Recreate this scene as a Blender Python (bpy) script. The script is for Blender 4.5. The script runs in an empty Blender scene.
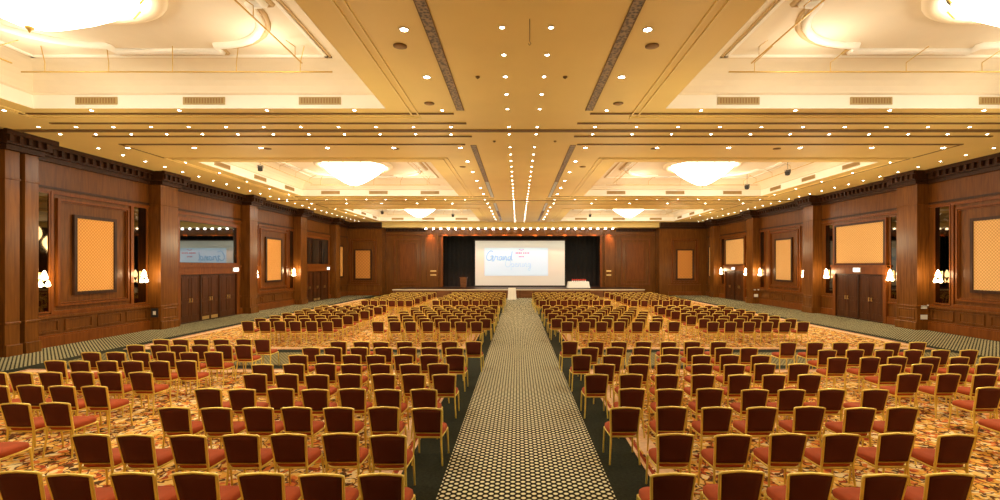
import bpy, math, random
from mathutils import Vector, Matrix
random.seed(7)
scene = bpy.context.scene
COL = scene.collection
PI = math.pi

# ------------------------------------------------------------------ mesh builder
class MB:
    def __init__(self):
        self.v = []; self.f = []; self.s = []
    def add(self, vs, fs, smooth=False):
        o = len(self.v)
        self.v += [tuple(p) for p in vs]
        for f in fs:
            self.f.append(tuple(i + o for i in f)); self.s.append(smooth)
    def box(self, x0, x1, y0, y1, z0, z1):
        vs = [(x0,y0,z0),(x1,y0,z0),(x1,y1,z0),(x0,y1,z0),(x0,y0,z1),(x1,y0,z1),(x1,y1,z1),(x0,y1,z1)]
        self.add(vs, [(0,3,2,1),(4,5,6,7),(0,1,5,4),(1,2,6,5),(2,3,7,6),(3,0,4,7)])
        return self
    def quad(self, a, b, c, d):
        self.add([a,b,c,d], [(0,1,2,3)]); return self
    def tube(self, pts, r, n=6, closed=False, r2=None):
        pts = [Vector(p) for p in pts]; N = len(pts); rings = []
        for i, p in enumerate(pts):
            if closed: t = pts[(i+1) % N] - pts[i-1]
            else: t = pts[min(i+1, N-1)] - pts[max(i-1, 0)]
            t.normalize()
            up = Vector((0,0,1)) if abs(t.z) < .9 else Vector((0,1,0))
            a = t.cross(up).normalized(); b = a.cross(t).normalized()
            rr = r if r2 is None else r + (r2 - r) * i / max(1, N-1)
            rings.append([p + a*rr*math.cos(2*PI*k/n) + b*rr*math.sin(2*PI*k/n) for k in range(n)])
        vs = [q for ring in rings for q in ring]; fs = []
        for i in range(N if closed else N-1):
            j = (i+1) % N
            for k in range(n):
                k2 = (k+1) % n
                fs.append((i*n+k, j*n+k, j*n+k2, i*n+k2))
        self.add(vs, fs, True)
        if not closed:
            self.add(rings[0], [tuple(range(n))]); self.add(rings[-1], [tuple(range(n-1,-1,-1))])
        return self
    def lathe(self, prof, n=24, c=(0,0,0), cap=True):
        vs = []; fs = []; m = len(prof)
        for (r, z) in prof:
            for k in range(n):
                a = 2*PI*k/n
                vs.append((c[0]+r*math.cos(a), c[1]+r*math.sin(a), c[2]+z))
        for i in range(m-1):
            for k in range(n):
                k2 = (k+1) % n
                fs.append((i*n+k, i*n+k2, (i+1)*n+k2, (i+1)*n+k))
        self.add(vs, fs, True)
        if cap:
            self.add(vs[:n], [tuple(range(n-1,-1,-1))]); self.add(vs[-n:], [tuple(range(n))])
        return self
    def mesh(self, name, m):
        me = bpy.data.meshes.new(name)
        me.from_pydata(self.v, [], self.f)
        me.polygons.foreach_set('use_smooth', self.s)
        me.update()
        if m: me.materials.append(m)
        return me
    def build(self, name, m, parent=None):
        o = bpy.data.objects.new(name, self.mesh(name, m)); COL.objects.link(o)
        if parent: o.parent = parent
        return o

def bevel(o, w=.006, seg=2):
    md = o.modifiers.new('bev', 'BEVEL'); md.width = w; md.segments = seg; md.limit_method = 'ANGLE'
    return o
def tag(o, label, cat, group=None, kind=None):
    o['label'] = label; o['category'] = cat
    if group: o['group'] = group
    if kind: o['kind'] = kind
    return o
def struct(o):
    o['kind'] = 'structure'; return o
def empty(name, loc=(0,0,0), rz=0):
    o = bpy.data.objects.new(name, None); COL.objects.link(o)
    o.location = loc; o.rotation_euler = (0,0,rz); o.empty_display_size = .2
    return o
def dup(root, loc, rz=0, sx=1):
    r = root.copy(); COL.objects.link(r); r.location = loc; r.rotation_euler = (0,0,rz); r.scale = (sx,1,1)
    for ch in list(root.children):
        c = ch.copy(); COL.objects.link(c); c.parent = r
        for g in list(ch.children):
            d = g.copy(); COL.objects.link(d); d.parent = c
    return r
ORD = ['first','second','third','fourth','fifth','sixth','seventh','eighth','ninth','tenth','eleventh','twelfth',
 'thirteenth','fourteenth','fifteenth','sixteenth','seventeenth','eighteenth','nineteenth','twentieth']
TENS = {2:'twenty',3:'thirty',4:'forty'}
def ordinal(i):
    if i < 20: return ORD[i]
    t, u = divmod(i+1, 10)
    return {2:'twentieth',3:'thirtieth',4:'fortieth'}[t] if u == 0 else TENS[t] + '-' + ORD[u-1]

# ------------------------------------------------------------------ materials
def newmat(name):
    m = bpy.data.materials.new(name); m.use_nodes = True
    nt = m.node_tree; b = nt.nodes['Principled BSDF']
    return m, nt, b
def mat(name, col, rough=.5, metal=0, emit=0, ecol=None, noise=0, nscale=8, spec=.5):
    m, nt, b = newmat(name)
    b.inputs['Base Color'].default_value = (*col, 1)
    b.inputs['Roughness'].default_value = rough
    b.inputs['Metallic'].default_value = metal
    b.inputs['Specular IOR Level'].default_value = spec
    if emit:
        b.inputs['Emission Color'].default_value = (*(ecol or col), 1)
        b.inputs['Emission Strength'].default_value = emit
    if noise:
        tc = nt.nodes.new('ShaderNodeTexCoord'); n = nt.nodes.new('ShaderNodeTexNoise')
        n.inputs['Scale'].default_value = nscale; n.inputs['Detail'].default_value = 3
        nt.links.new(tc.outputs['Object'], n.inputs['Vector'])
        r = nt.nodes.new('ShaderNodeValToRGB')
        r.color_ramp.elements[0].position = .3; r.color_ramp.elements[1].position = .7
        r.color_ramp.elements[0].color = (*[c*(1-noise) for c in col], 1)
        r.color_ramp.elements[1].color = (*[min(1, c*(1+noise)) for c in col], 1)
        nt.links.new(n.outputs['Fac'], r.inputs['Fac']); nt.links.new(r.outputs['Color'], b.inputs['Base Color'])
    return m
def wood(name, c0, c1, rough=.34, sc=(5,5,.5), coat=.05):
    m, nt, b = newmat(name)
    tc = nt.nodes.new('ShaderNodeTexCoord'); mp = nt.nodes.new('ShaderNodeMapping')
    mp.inputs['Scale'].default_value = sc
    n = nt.nodes.new('ShaderNodeTexNoise'); n.inputs['Scale'].default_value = 2.2; n.inputs['Detail'].default_value = 6
    n.inputs['Distortion'].default_value = .6
    r = nt.nodes.new('ShaderNodeValToRGB')
    r.color_ramp.elements[0].position = .3; r.color_ramp.elements[1].position = .72
    r.color_ramp.elements[0].color = (*c0, 1); r.color_ramp.elements[1].color = (*c1, 1)
    L = nt.links.new
    L(tc.outputs['Object'], mp.inputs['Vector']); L(mp.outputs['Vector'], n.inputs['Vector'])
    L(n.outputs['Fac'], r.inputs['Fac']); L(r.outputs['Color'], b.inputs['Base Color'])
    b.inputs['Specular IOR Level'].default_value = .16; b.inputs['Roughness'].default_value = rough; b.inputs['Coat Weight'].default_value = min(coat,.12)
    b.inputs['Coat Roughness'].default_value = .25
    return m
def dots_mat(name, dot, ground, px=.105, py=.15, r=.036):
    m, nt, b = newmat(name); L = nt.links.new
    tc = nt.nodes.new('ShaderNodeTexCoord')
    def vm(op, a, bb):
        n = nt.nodes.new('ShaderNodeVectorMath'); n.operation = op
        for i, q in enumerate((a, bb)):
            if q is None: continue
            if isinstance(q, tuple): n.inputs[i].default_value = q
            else: L(q, n.inputs[i])
        return n
    sc = vm('MULTIPLY', tc.outputs['Object'], (1/px, 1/py, 0)).outputs[0]
    ds = []
    for off in ((0,0,0), (.5,.5,0)):
        fr = vm('FRACTION', vm('ADD', sc, off).outputs[0], None).outputs[0]
        ce = vm('SUBTRACT', fr, (.5,.5,0)).outputs[0]
        me = vm('MULTIPLY', ce, (px, py, 0)).outputs[0]
        ds.append(vm('LENGTH', me, None).outputs['Value'])
    mn = nt.nodes.new('ShaderNodeMath'); mn.operation = 'MINIMUM'; L(ds[0], mn.inputs[0]); L(ds[1], mn.inputs[1])
    mr = nt.nodes.new('ShaderNodeMapRange'); mr.inputs['From Min'].default_value = r-.006; mr.inputs['From Max'].default_value = r+.006
    L(mn.outputs[0], mr.inputs['Value'])
    mx = nt.nodes.new('ShaderNodeMix'); mx.data_type = 'RGBA'
    mx.inputs[6].default_value = (*dot, 1); mx.inputs[7].default_value = (*ground, 1)
    L(mr.outputs[0], mx.inputs[0]); L(mx.outputs[2], b.inputs['Base Color'])
    b.inputs['Roughness'].default_value = .95; b.inputs['Specular IOR Level'].default_value = .1
    return m
def floral_mat(name):
    m, nt, b = newmat(name); L = nt.links.new
    tc = nt.nodes.new('ShaderNodeTexCoord')
    nz = nt.nodes.new('ShaderNodeTexNoise'); nz.inputs['Scale'].default_value = 5; nz.inputs['Detail'].default_value = 2
    L(tc.outputs['Object'], nz.inputs['Vector'])
    mixv = nt.nodes.new('ShaderNodeVectorMath'); mixv.operation = 'MULTIPLY_ADD'
    mixv.inputs[1].default_value = (.28,.28,.28); L(nz.outputs['Color'], mixv.inputs[0]); L(tc.outputs['Object'], mixv.inputs[2])
    vo = nt.nodes.new('ShaderNodeTexVoronoi'); vo.inputs['Scale'].default_value = 12.0; L(mixv.outputs[0], vo.inputs['Vector'])
    sp = nt.nodes.new('ShaderNodeSeparateColor'); L(vo.outputs['Color'], sp.inputs[0])
    r = nt.nodes.new('ShaderNodeValToRGB'); cr = r.color_ramp; cr.interpolation = 'CONSTANT'
    cols = [(0,(.80,.42,.07)),(.2,(.92,.62,.19)),(.42,(.96,.78,.42)),(.6,(.75,.22,.05)),(.73,(.10,.05,.018)),(.83,(.88,.48,.09)),(.93,(.42,.07,.025))]
    cr.elements[0].color = (*cols[0][1],1); cr.elements[1].position = cols[1][0]; cr.elements[1].color = (*cols[1][1],1)
    for p, c in cols[2:]:
        e = cr.elements.new(p); e.color = (*c,1)
    L(sp.outputs[0], r.inputs['Fac'])
    # fine dark veins between the petals
    ve = nt.nodes.new('ShaderNodeTexVoronoi'); ve.feature = 'DISTANCE_TO_EDGE'; ve.inputs['Scale'].default_value = 4.5
    L(mixv.outputs[0], ve.inputs['Vector'])
    mr = nt.nodes.new('ShaderNodeMapRange'); mr.inputs['From Min'].default_value = .03; mr.inputs['From Max'].default_value = .06
    L(ve.outputs['Distance'], mr.inputs['Value'])
    mx = nt.nodes.new('ShaderNodeMix'); mx.data_type = 'RGBA'; mx.inputs[6].default_value = (.16,.05,.015,1)
    L(mr.outputs[0], mx.inputs[0]); L(r.outputs['Color'], mx.inputs[7]); L(mx.outputs[2], b.inputs['Base Color'])
    b.inputs['Roughness'].default_value = .95; b.inputs['Specular IOR Level'].default_value = .1
    return m
def lattice_mat(name, c0, c1, emit, vertical_y=True, s=.11):
    m, nt, b = newmat(name); L = nt.links.new
    tc = nt.nodes.new('ShaderNodeTexCoord'); mp = nt.nodes.new('ShaderNodeMapping')
    mp.inputs['Scale'].default_value = (1/s, 1/s, 1/s)
    L(tc.outputs['Object'], mp.inputs['Vector'])
    se = nt.nodes.new('ShaderNodeSeparateXYZ'); L(mp.outputs[0], se.inputs[0])
    def sn(op, a, bb=None):
        n = nt.nodes.new('ShaderNodeMath'); n.operation = op
        for i, q in enumerate((a, bb)):
            if q is None: continue
            if isinstance(q, (int, float)): n.inputs[i].default_value = q
            else: L(q, n.inputs[i])
        return n.outputs[0]
    hor = sn('ADD', se.outputs[0], se.outputs[1])
    p = sn('SINE', sn('MULTIPLY', sn('ADD', hor, se.outputs[2]), PI))
    q = sn('SINE', sn('MULTIPLY', sn('SUBTRACT', hor, se.outputs[2]), PI))
    w = sn('MULTIPLY', sn('ABSOLUTE', p), sn('ABSOLUTE', q))
    r = nt.nodes.new('ShaderNodeValToRGB')
    r.color_ramp.elements[0].position = .15; r.color_ramp.elements[1].position = .4
    r.color_ramp.elements[0].color = (*c0,1); r.color_ramp.elements[1].color = (*c1,1)
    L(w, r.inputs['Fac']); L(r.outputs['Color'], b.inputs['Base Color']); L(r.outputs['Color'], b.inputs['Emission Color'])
    b.inputs['Emission Strength'].default_value = emit; b.inputs['Roughness'].default_value = .8  # faint self-glow put into the fabric to lift its brightness
    return m
def slot_mat(name):
    m, nt, b = newmat(name); L = nt.links.new
    tc = nt.nodes.new('ShaderNodeTexCoord'); n = nt.nodes.new('ShaderNodeTexVoronoi'); n.inputs['Scale'].default_value = 16
    L(tc.outputs['Object'], n.inputs['Vector'])
    r = nt.nodes.new('ShaderNodeValToRGB')
    r.color_ramp.elements[0].color = (.05,.03,.012,1); r.color_ramp.elements[1].color = (.34,.22,.1,1)
    r.color_ramp.elements[0].position = .25; r.color_ramp.elements[1].position = .7
    L(n.outputs['Distance'], r.inputs['Fac']); L(r.outputs['Color'], b.inputs['Base Color'])
    b.inputs['Roughness'].default_value = .5
    return m

M = {}
M['ceil'] = mat('gold_ceiling_paint', (.88,.69,.26), .6, noise=.03, nscale=.8)
M['ceilband'] = mat('gold_ceiling_band', (.90,.72,.30), .6)
M['groove'] = mat('ceiling_groove_brown', (.20,.115,.03), .7)
M['cream'] = mat('coffer_cream_paint', (.88,.78,.60), .7, noise=.02, nscale=2)
M['white'] = mat('coffer_white_moulding', (.97,.93,.82), .6)
M['gold'] = mat('gold_metal', (.62,.40,.09), .35, .5)
M['chairgold'] = mat('chair_gold_tube', (.94,.74,.15), .36, .4)
M['wood'] = wood('mahogany_panelling', (.10,.034,.005), (.195,.068,.011))
M['wood2'] = wood('mahogany_pilaster', (.11,.038,.006), (.215,.078,.013), .26, (6,6,.4), .12)
M['woodred'] = wood('reddish_mahogany', (.14,.038,.005), (.23,.070,.010), .35)
M['wooddark'] = wood('dark_mahogany', (.03,.012,.005), (.065,.024,.009), .4)
M['wooddoor'] = wood('door_mahogany', (.05,.016,.005), (.10,.033,.009), .35)
M['stage'] = wood('stage_front_wood', (.12,.045,.016), (.24,.10,.04), .45, (.5,5,5))
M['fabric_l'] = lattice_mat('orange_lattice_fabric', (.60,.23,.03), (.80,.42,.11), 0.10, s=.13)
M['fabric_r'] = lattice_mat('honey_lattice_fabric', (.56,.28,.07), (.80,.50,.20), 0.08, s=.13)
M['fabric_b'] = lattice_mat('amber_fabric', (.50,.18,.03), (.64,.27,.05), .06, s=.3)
M['mirror'] = mat('smoked_mirror', (.12,.09,.055), .03, 1.0)
M['glass'] = mat('smoked_booth_glass', (.26,.30,.32), .02, 1.0)
M['black'] = mat('black_drape', (.008,.007,.006), .9, noise=.3, nscale=6)
M['blackmetal'] = mat('black_metal', (.02,.02,.02), .5)
M['carpet_dark'] = mat('dark_green_carpet', (.030,.034,.022), .95, noise=.25, nscale=25, spec=.1)
M['edge'] = mat('near_black_carpet_edge', (.018,.02,.014), .95, spec=.1)
M['runner'] = dots_mat('dotted_runner_carpet', (.86,.83,.60), (.018,.016,.007), .134, .11, .029)
M['wallrunner'] = dots_mat('striped_runner_carpet', (.52,.49,.30), (.018,.017,.008), .12, .12, .030)
M['crossrunner'] = dots_mat('olive_cross_carpet', (.34,.30,.15), (.10,.09,.045))
M['floral'] = floral_mat('floral_gold_carpet')
M['border'] = mat('cream_carpet_border', (.90,.62,.38), .95, noise=.12, nscale=12, spec=.1)
M['borderred'] = mat('red_carpet_border', (.36,.06,.025), .95, spec=.1)
M['pad'] = mat('shaded_maroon_velvet', (.115,.026,.012), .8, noise=.15, nscale=4, spec=.2)  # maroon darker than the seat, shade on the backs painted in
M['seat'] = mat('red_seat_velvet', (.42,.075,.018), .75, noise=.1, nscale=5, spec=.25)
M['cloth'] = mat('white_tablecloth', (.97,.99,1.0), .8)
M['screen'] = mat('cream_projection_screen', (.70,.74,.72), .9, emit=.12, ecol=(.92,.96,.90))
M['picture'] = mat('projected_picture', (.40,.60,.84), .9, emit=.46, ecol=(.84,.92,1))
M['inkblue'] = mat('projected_blue_ink', (.22,.44,.68), .9, emit=.42, ecol=(.42,.66,.92))
M['inkpale'] = mat('projected_pale_ink', (.34,.52,.74), .9, emit=.40, ecol=(.62,.80,.96))
M['inkred'] = mat('projected_red_ink', (.5,.15,.2), .9, emit=.2, ecol=(.85,.45,.5))
M['lamp'] = mat('downlight_glow', (1,1,1), .5, emit=30, ecol=(1,.93,.82))
M['bowl'] = mat('chandelier_glow', (1,.95,.85), .5, emit=12, ecol=(1,.91,.72))
M['sconceglow'] = mat('sconce_glass_glow', (1,.9,.7), .5, emit=14, ecol=(1,.84,.55))
M['signglow'] = mat('sign_glow', (.9,.95,1), .5, emit=2.2, ecol=(.9,.96,1))
M['plate'] = mat('white_plastic', (.85,.85,.8), .5)
M['vent'] = mat('vent_bronze', (.46,.34,.14), .5)
M['grille'] = mat('speaker_grille_tan', (.34,.20,.07), .7)
M['slot'] = slot_mat('linear_vent_slats')
M['slotsheen'] = mat('daylight_sheen_slats', (.55,.62,.62), .4, noise=.3, nscale=9)  # daylight reflected off the slats, painted in as a pale tone
M['brass'] = mat('brass', (.8,.58,.22), .3, .9)
M['redflower'] = mat('red_paper', (.6,.05,.03), .7)
M['tan'] = mat('tan_shadow_line', (.62,.44,.22), .7)
M['rib'] = mat('ring_plaster', (.93,.82,.6), .7)

# ------------------------------------------------------------------ room dimensions
XL, XR, YB, YF, ZC = -16.55, 18.3, 46.5, -3.0, 7.07
CAMH = 2.85
COFF = [(-13.0,-3.55), (3.95,14.65)]
CY = [(3.4,12.86), (19.5,28.9), (35.7,45.0)]

# floor and outer shell
struct(MB().box(XL-.4, XR+.4, YF-.4, 53, -.3, 0).build('floor', M['carpet_dark']))
wl = struct(MB().box(XL-.4, XL, YF, YB+.3, 0, ZC).build('wall_left', M['wood']))
wr = struct(MB().box(XR, XR+.4, YF, YB+.3, 0, ZC).build('wall_right', M['wood']))
struct(MB().box(XL, XR, YF-.4, YF, 0, ZC).build('wall_front', M['wood']))
AL, AR, YA = -13.17, 13.7, 48.0           # alcove round the stage opening
OL, OR, OT = -7.5, 8.2, 5.85
b = MB()
for q in ((XL-.4, AL, YB, YB+.4, 0, ZC), (AR, XR+.4, YB, YB+.4, 0, ZC), (AL-.4, AL, YB+.4, YA+.3, 0, 6.60), (AR, AR+.4, YB+.4, YA+.3, 0, 6.60),
          (AL, OL, YA, YA+.3, 0, 6.60), (OR, AR, YA, YA+.3, 0, 6.60), (OL, OR, YA, YA+.3, OT, 6.60)):
    struct(MB().box(*q).build('wall_back', M['wood2']))
# stage house behind the opening
for q in ((OL-1.5, OL-1.2, YA+.3, 52, 0, 7), (OR+1.2, OR+1.5, YA+.3, 52, 0, 7), (OL-1.5, OR+1.5, 52, 52.3, 0, 7), (OL-1.5, OR+1.5, YA+.3, 52.3, 6.6, 6.9)):
    struct(MB().box(*q).build('wall_stage', M['black']))
struct(MB().box(OL, OR, YA, YA+.3, 0, .745).build('floor', M['black']))
struct(MB().box(OL-1.2, OR+1.2, YA+.3, 52, 0, .745).build('floor', M['black']))

# ceiling with six openings
b = MB(); T = .02
xs = [XL-.4, COFF[0][0], COFF[0][1], COFF[1][0], COFF[1][1], XR+.4]
ys = [YF-.4]
for a, c in CY: ys += [a, c]
ys.append(YB+.02)
for i in range(5):
    for j in range(len(ys)-1):
        if i in (1,3) and j % 2 == 1: continue
        b.box(xs[i], xs[i+1], ys[j], ys[j+1], ZC, ZC+T)
b.box(AL-.4, AR+.4, YB+.02, YA+.3, 6.60, 6.85)          # soffit over the stage alcove
b.box(AL-.4, AR+.4, YB+.02, YB+.2, 6.85, ZC+.05)
ceil = struct(b.build('ceiling', M['ceil']))

def rect_pts(x0,x1,y0,y1,z): return [(x0,y0,z),(x1,y0,z),(x1,y1,z),(x0,y1,z)]
def frustum(mb, r0, r1):
    v = rect_pts(*r0) + rect_pts(*r1)
    mb.add(v, [(i, (i+1)%4, (i+1)%4+4, i+4) for i in range(4)])
coffer_lights = []
for ci, (x0, x1) in enumerate(COFF):
    for cj, (y0, y1) in enumerate(CY):
        ZT = 8.0
        c = MB()
        frustum(c, (x0+.004,x1-.004,y0+.004,y1-.004,ZC), (x0+.004,x1-.004,y0+.004,y1-.004,7.43))
        face = c.build('coffer_face', M['white'], ceil)
        c = MB()
        frustum(c, (x0,x1,y0,y1,7.43), (x0+.06,x1-.06,y0+.06,y1-.06,7.47))
        frustum(c, (x0+.06,x1-.06,y0+.06,y1-.06,7.47), (x0+.06,x1-.06,y0+.06,y1-.06,7.52))
        prev = (x0+.06,x1-.06,y0+.06,y1-.06,7.52)
        for t in range(1,7):                       # curved cove
            a = t/6*PI/2
            d = .06 + 1.0*(1-math.cos(a)); z = 7.52 + (ZT-7.52)*math.sin(a)
            cur = (x0+d,x1-d,y0+d,y1-d,z); frustum(c, prev, cur); prev = cur
        c.quad(*rect_pts(*prev))
        c.build('coffer_vault', M['cream'], ceil)
        # straight moulding at the top of the cove
        c = MB(); d = 1.1
        for (a0,a1,b0,b1) in ((x0+d,x1-d,y0+d,y0+d+.08),(x0+d,x1-d,y1-d-.08,y1-d),(x0+d,x0+d+.08,y0+d,y1-d),(x1-d-.08,x1-d,y0+d,y1-d)):
            c.box(a0,a1,b0,b1,ZT-.05,ZT-.005)
        # stepped outline with rounded corner lobes round the chandelier
        cx, cy = (x0+x1)/2, (y0+y1)/2
        kx = (x1-x0)/9.4
        pts = []
        R, h, ra = 3.3, 1.25, 1.75
        for q in range(4):
            loc = [(R,-h),(R,h),(R-.25,h)]
            loc += [(h+ra*math.cos(a), h+ra*math.sin(a)) for a in [PI/2*k/8 for k in range(0,9)]]
            loc += [(h,R-.25)]
            ca, sa = math.cos(q*PI/2), math.sin(q*PI/2)
            pts += [(cx+kx*(px*ca-py*sa), cy+px*sa+py*ca, ZT-.03) for px,py in loc]
        c.tube(pts, .09, 6, closed=True)
        c.build('coffer_moulding', M['white'], ceil)
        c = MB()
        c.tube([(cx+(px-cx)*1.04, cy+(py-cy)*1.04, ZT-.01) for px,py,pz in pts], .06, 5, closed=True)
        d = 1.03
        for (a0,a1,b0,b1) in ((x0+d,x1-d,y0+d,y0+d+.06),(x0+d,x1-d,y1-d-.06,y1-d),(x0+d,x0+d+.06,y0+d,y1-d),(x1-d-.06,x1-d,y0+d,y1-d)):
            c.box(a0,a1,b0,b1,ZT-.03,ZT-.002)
        c.build('coffer_shadow_line', M['tan'], ceil)  # shadow line beside the white mouldings, painted as tan strips
        # flat band and double moulding line round the opening
        c = MB()
        for off, w in ((.62,.05),(.80,.04)):
            for (a0,a1,b0,b1) in ((x0-off,x1+off,y0-off,y0-off+w),(x0-off,x1+off,y1+off-w,y1+off),(x0-off,x0-off+w,y0-off,y1+off),(x1+off-w,x1+off,y0-off,y1+off)):
                c.box(a0,a1,b0,b1,ZC-.03,ZC)
        c.build('coffer_surround', M['ceilband'], ceil)
# recessed grooves between the bays
g = MB()
def gl(x0,x1,y,w=.10): g.box(x0,x1,y-w/2,y+w/2,ZC-.025,ZC+.01)
def gy(x,y0,y1,w=.05): g.box(x-w/2,x+w/2,y0,y1,ZC-.015,ZC+.01)
for (yc) in (14.95, 30.9):
    d1, d2 = (1.68, .78)
    gl(XL, XR, yc, .24 if yc < 20 else .16)
    for (a, e1, e2) in ((XL+.4,-1.74,-1.53),):
        gl(-13.8, -1.78, yc-d1); gl(-13.8, -1.53, yc-d2); gl(-13.8, -1.5, yc+.65); gl(-13.8, -1.83, yc+d1)
        gl(2.0, 15.4, yc-d1); gl(1.75, 15.4, yc-d2); gl(1.82, 15.4, yc+.65); gl(2.05, 15.4, yc+d1)
for (y0,y1) in ((-2,13.27),(16.63,29.2),(32.6,45.6)):
    gy(-13.8,y0,y1); gy(15.4,y0,y1)
g.build('ceiling_groove', M['groove'], ceil)

# ------------------------------------------------------------------ ceiling fittings
SIDE = {0:'left', 1:'right'}
BAY = ['nearest','middle','farthest']
for ci, (x0,x1) in enumerate(COFF):
    for cj, (y0,y1) in enumerate(CY):
        cx, cy = (x0+x1)/2, (y0+y1)/2
        e = empty('chandelier', (cx,cy,8.0))
        tag(e, f'glowing bowl chandelier in the {BAY[cj]} coffer on the {SIDE[ci]} side of the ceiling', 'chandelier', 'chandeliers in the coffers')
        MB().lathe([(1.9,-.02),(1.9,-.1),(1.8,-.16),(1.65,-.16),(1.55,-.08),(1.55,-.02)], 40).build('ceiling_ring', M['rib'], e)
        pr = [(1.50,-.05),(1.44,-.22),(1.24,-.42),(.98,-.62),(.70,-.80),(.44,-.96),(.2,-1.06),(.04,-1.10)]
        MB().lathe(pr, 32).build('crystal_bowl', M['bowl'], e)
        f = MB(); f.lathe([(.05,-1.09),(.07,-1.11),(.03,-1.15),(.005,-1.2)], 10); f.build('finial', M['gold'], e)
        for k in range(12):
            a = 2*PI*k/12
            MB().tube([(1.6*math.cos(a),1.6*math.sin(a),-.09),(1.48*math.cos(a),1.48*math.sin(a),-.3)], .02, 5).build('clip', M['gold'], e)
        # gold curtain rail hung under the coffer
        e = empty('ceiling_rail', (cx,cy,7.5))
        tag(e, f'thin gold rail on brackets inside the {BAY[cj]} coffer, {SIDE[ci]} half of ceiling', 'rail', 'gold rails in the coffers')
        rx, ry = (x1-x0)/2-1.4, (y1-y0)/2-1.36
        for (p,q) in (((-rx,ry-.5),(-rx,-ry+.5)),((rx,-ry+.5),(rx,ry-.5))):
            MB().tube([(*p,0),(*q,0)], .017, 6).build('rod', M['gold'], e)
        for sy in (1,-1):
            MB().tube([(-rx-.3,sy*ry,0),(rx+.5,sy*ry,0)], .017, 6).build('rod', M['gold'], e)
        for k in range(5):
            t = -1+2*k/4
            for sy in (1,-1):
                MB().tube([(t*rx*.92,sy*ry,0),(t*rx*.92,sy*ry,.22),(t*rx*.92+.25,sy*(ry-.35),.46)], .010, 5).build('bracket', M['gold'], e)
        for k in range(4):
            t = -1+2*k/3
            for sx in (1,-1):
                MB().tube([(sx*rx,t*ry*.75,0),(sx*rx,t*ry*.75,.22),(sx*(rx-.3),t*ry*.75+.2,.46)], .010, 5).build('bracket', M['gold'], e)
        # vents in the coffer faces
        k = 0
        xsv = [x0+1.72, x0+4.6, x1-1.75] if ci == 0 else [x0+1.95, (x0+x1)/2+.15, x1-1.75]
        for i, vx in enumerate(xsv):
            e = empty('air_vent', (vx, y1, 7.27))
            tag(e, f'small bronze air vent, {ORD[i]} from left on far face of {BAY[cj]} {SIDE[ci]} coffer', 'air vent', 'air vents in the coffers')
            MB().box(-.56,.56,-.03,-.001,-.10,.10).build('frame', M['vent'], e)
            sl = MB()
            for q in range(14): sl.box(-.5+q*.075,-.46+q*.075,-.04,-.03,-.07,.07)
            sl.build('slats', M['grille'], e)
        fx = x0 if ci == 0 else x1; sg = 1 if ci == 0 else -1
        for i in range(3):
            e = empty('air_vent', (fx, y0+1.6+i*3.1, 7.27), 0)
            tag(e, f'small bronze air vent, {ORD[i]} from camera on wall-side face of {BAY[cj]} {SIDE[ci]} coffer', 'air vent', 'air vents in the coffers')
            MB().box(*sorted((sg*.001,sg*.03)),-.55,.55,-.10,.10).build('frame', M['vent'], e)
            sl = MB()
            for q in range(14): sl.box(*sorted((sg*.03,sg*.04)),-.5+q*.075,-.46+q*.075,-.07,.07)
            sl.build('slats', M['grille'], e)

# downlights
def downlight_proto(r, name='downlight'):
    e = empty(name, (0,0,ZC))
    MB().lathe([(r*1.0,0),(r*1.28,0),(r*1.28,-.012),(r*1.0,-.018)], 14, cap=False).build('trim_ring', M['plate'], e)
    MB().lathe([(r*1.0,-.004),(r*.86,-.014),(r*.5,-.022),(r*.08,-.025)], 12).build('lens', M['lamp'], e)
    return e
protos = {}
def downlight(x, y, r, label, group, z=ZC):
    if r not in protos:
        protos[r] = downlight_proto(r); o = protos[r]; o.location = (x,y,z)
    else: o = dup(protos[r], (x,y,z))
    tag(o, label, 'downlight', group)
SM, BG = .042, .072
cyl = [8.47-1.1*0 + 1.1*k for k in range(5)] + [14.53, 15.33] + [17.0+1.1*k for k in range(27)]
cyl = [7.37] + cyl
for i, y in enumerate(cyl):
    for sx, x in (('left',-.28),('right',.58)):
        downlight(x, y, SM, f'small ceiling downlight, {ordinal(i)} from camera in the {sx} line of the central pair', 'central double line of downlights')
for i in range(12):
    for y, nm in ((14.53,'near'),(15.33,'far')):
        off = 0 if nm == 'near' else .18
        for sd, x in (('left', -2.03-off*.6-1.17*i*.97), ('right', 2.33+off*.3+1.26*i)):
            if x > 17.3 or x < -15.3: continue
            downlight(x, y, SM, f'small downlight, {ordinal(i)} {sd} of centre in {nm} row beside the first ceiling groove', 'downlights along the first cross groove')
for i in range(11):
    for sd, x in (('left', -2.1-1.25*i), ('right', 2.3+1.3*i)):
        downlight(x, 30.35, SM, f'small downlight, {ordinal(i)} {sd} of centre beside the far cross groove', 'downlights along the far cross groove')
for i in range(6):
    for y, nm in ((12.98,'before the first cross groove'),(17.1,'beyond the first cross groove'),(32.3,'beyond the far cross groove')):
        for sd, x in (('left', -2.05-2.37*i), ('right', 2.4+2.55*i)):
            if (y < 13 and i > 5): continue
            downlight(x, y, BG if y > 13 else .045, f'large round downlight, {ordinal(i)} {sd} of centre in the row {nm}', 'large downlights in cross rows')
for sd, x in (('left',-2.03),('right',2.31)):
    n = 0
    for y in [8.55,10.7]+[19.3,21.5,23.7,25.9,28.1]+[34.5,36.7,38.9,41.1,43.3]:
        downlight(x, y, BG, f'large round downlight, {ordinal(n)} from camera beside the {sd} ceiling slot', 'large downlights beside the slots'); n += 1
for sd, x in (('left',-15.0),('right',17.0)):
    for i in range(27):
        downlight(x, 17.15+1.08*i, SM*1.15, f'small downlight, {ordinal(i)} from camera in the row along the {sd} wall', 'downlights along the side walls')
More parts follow.
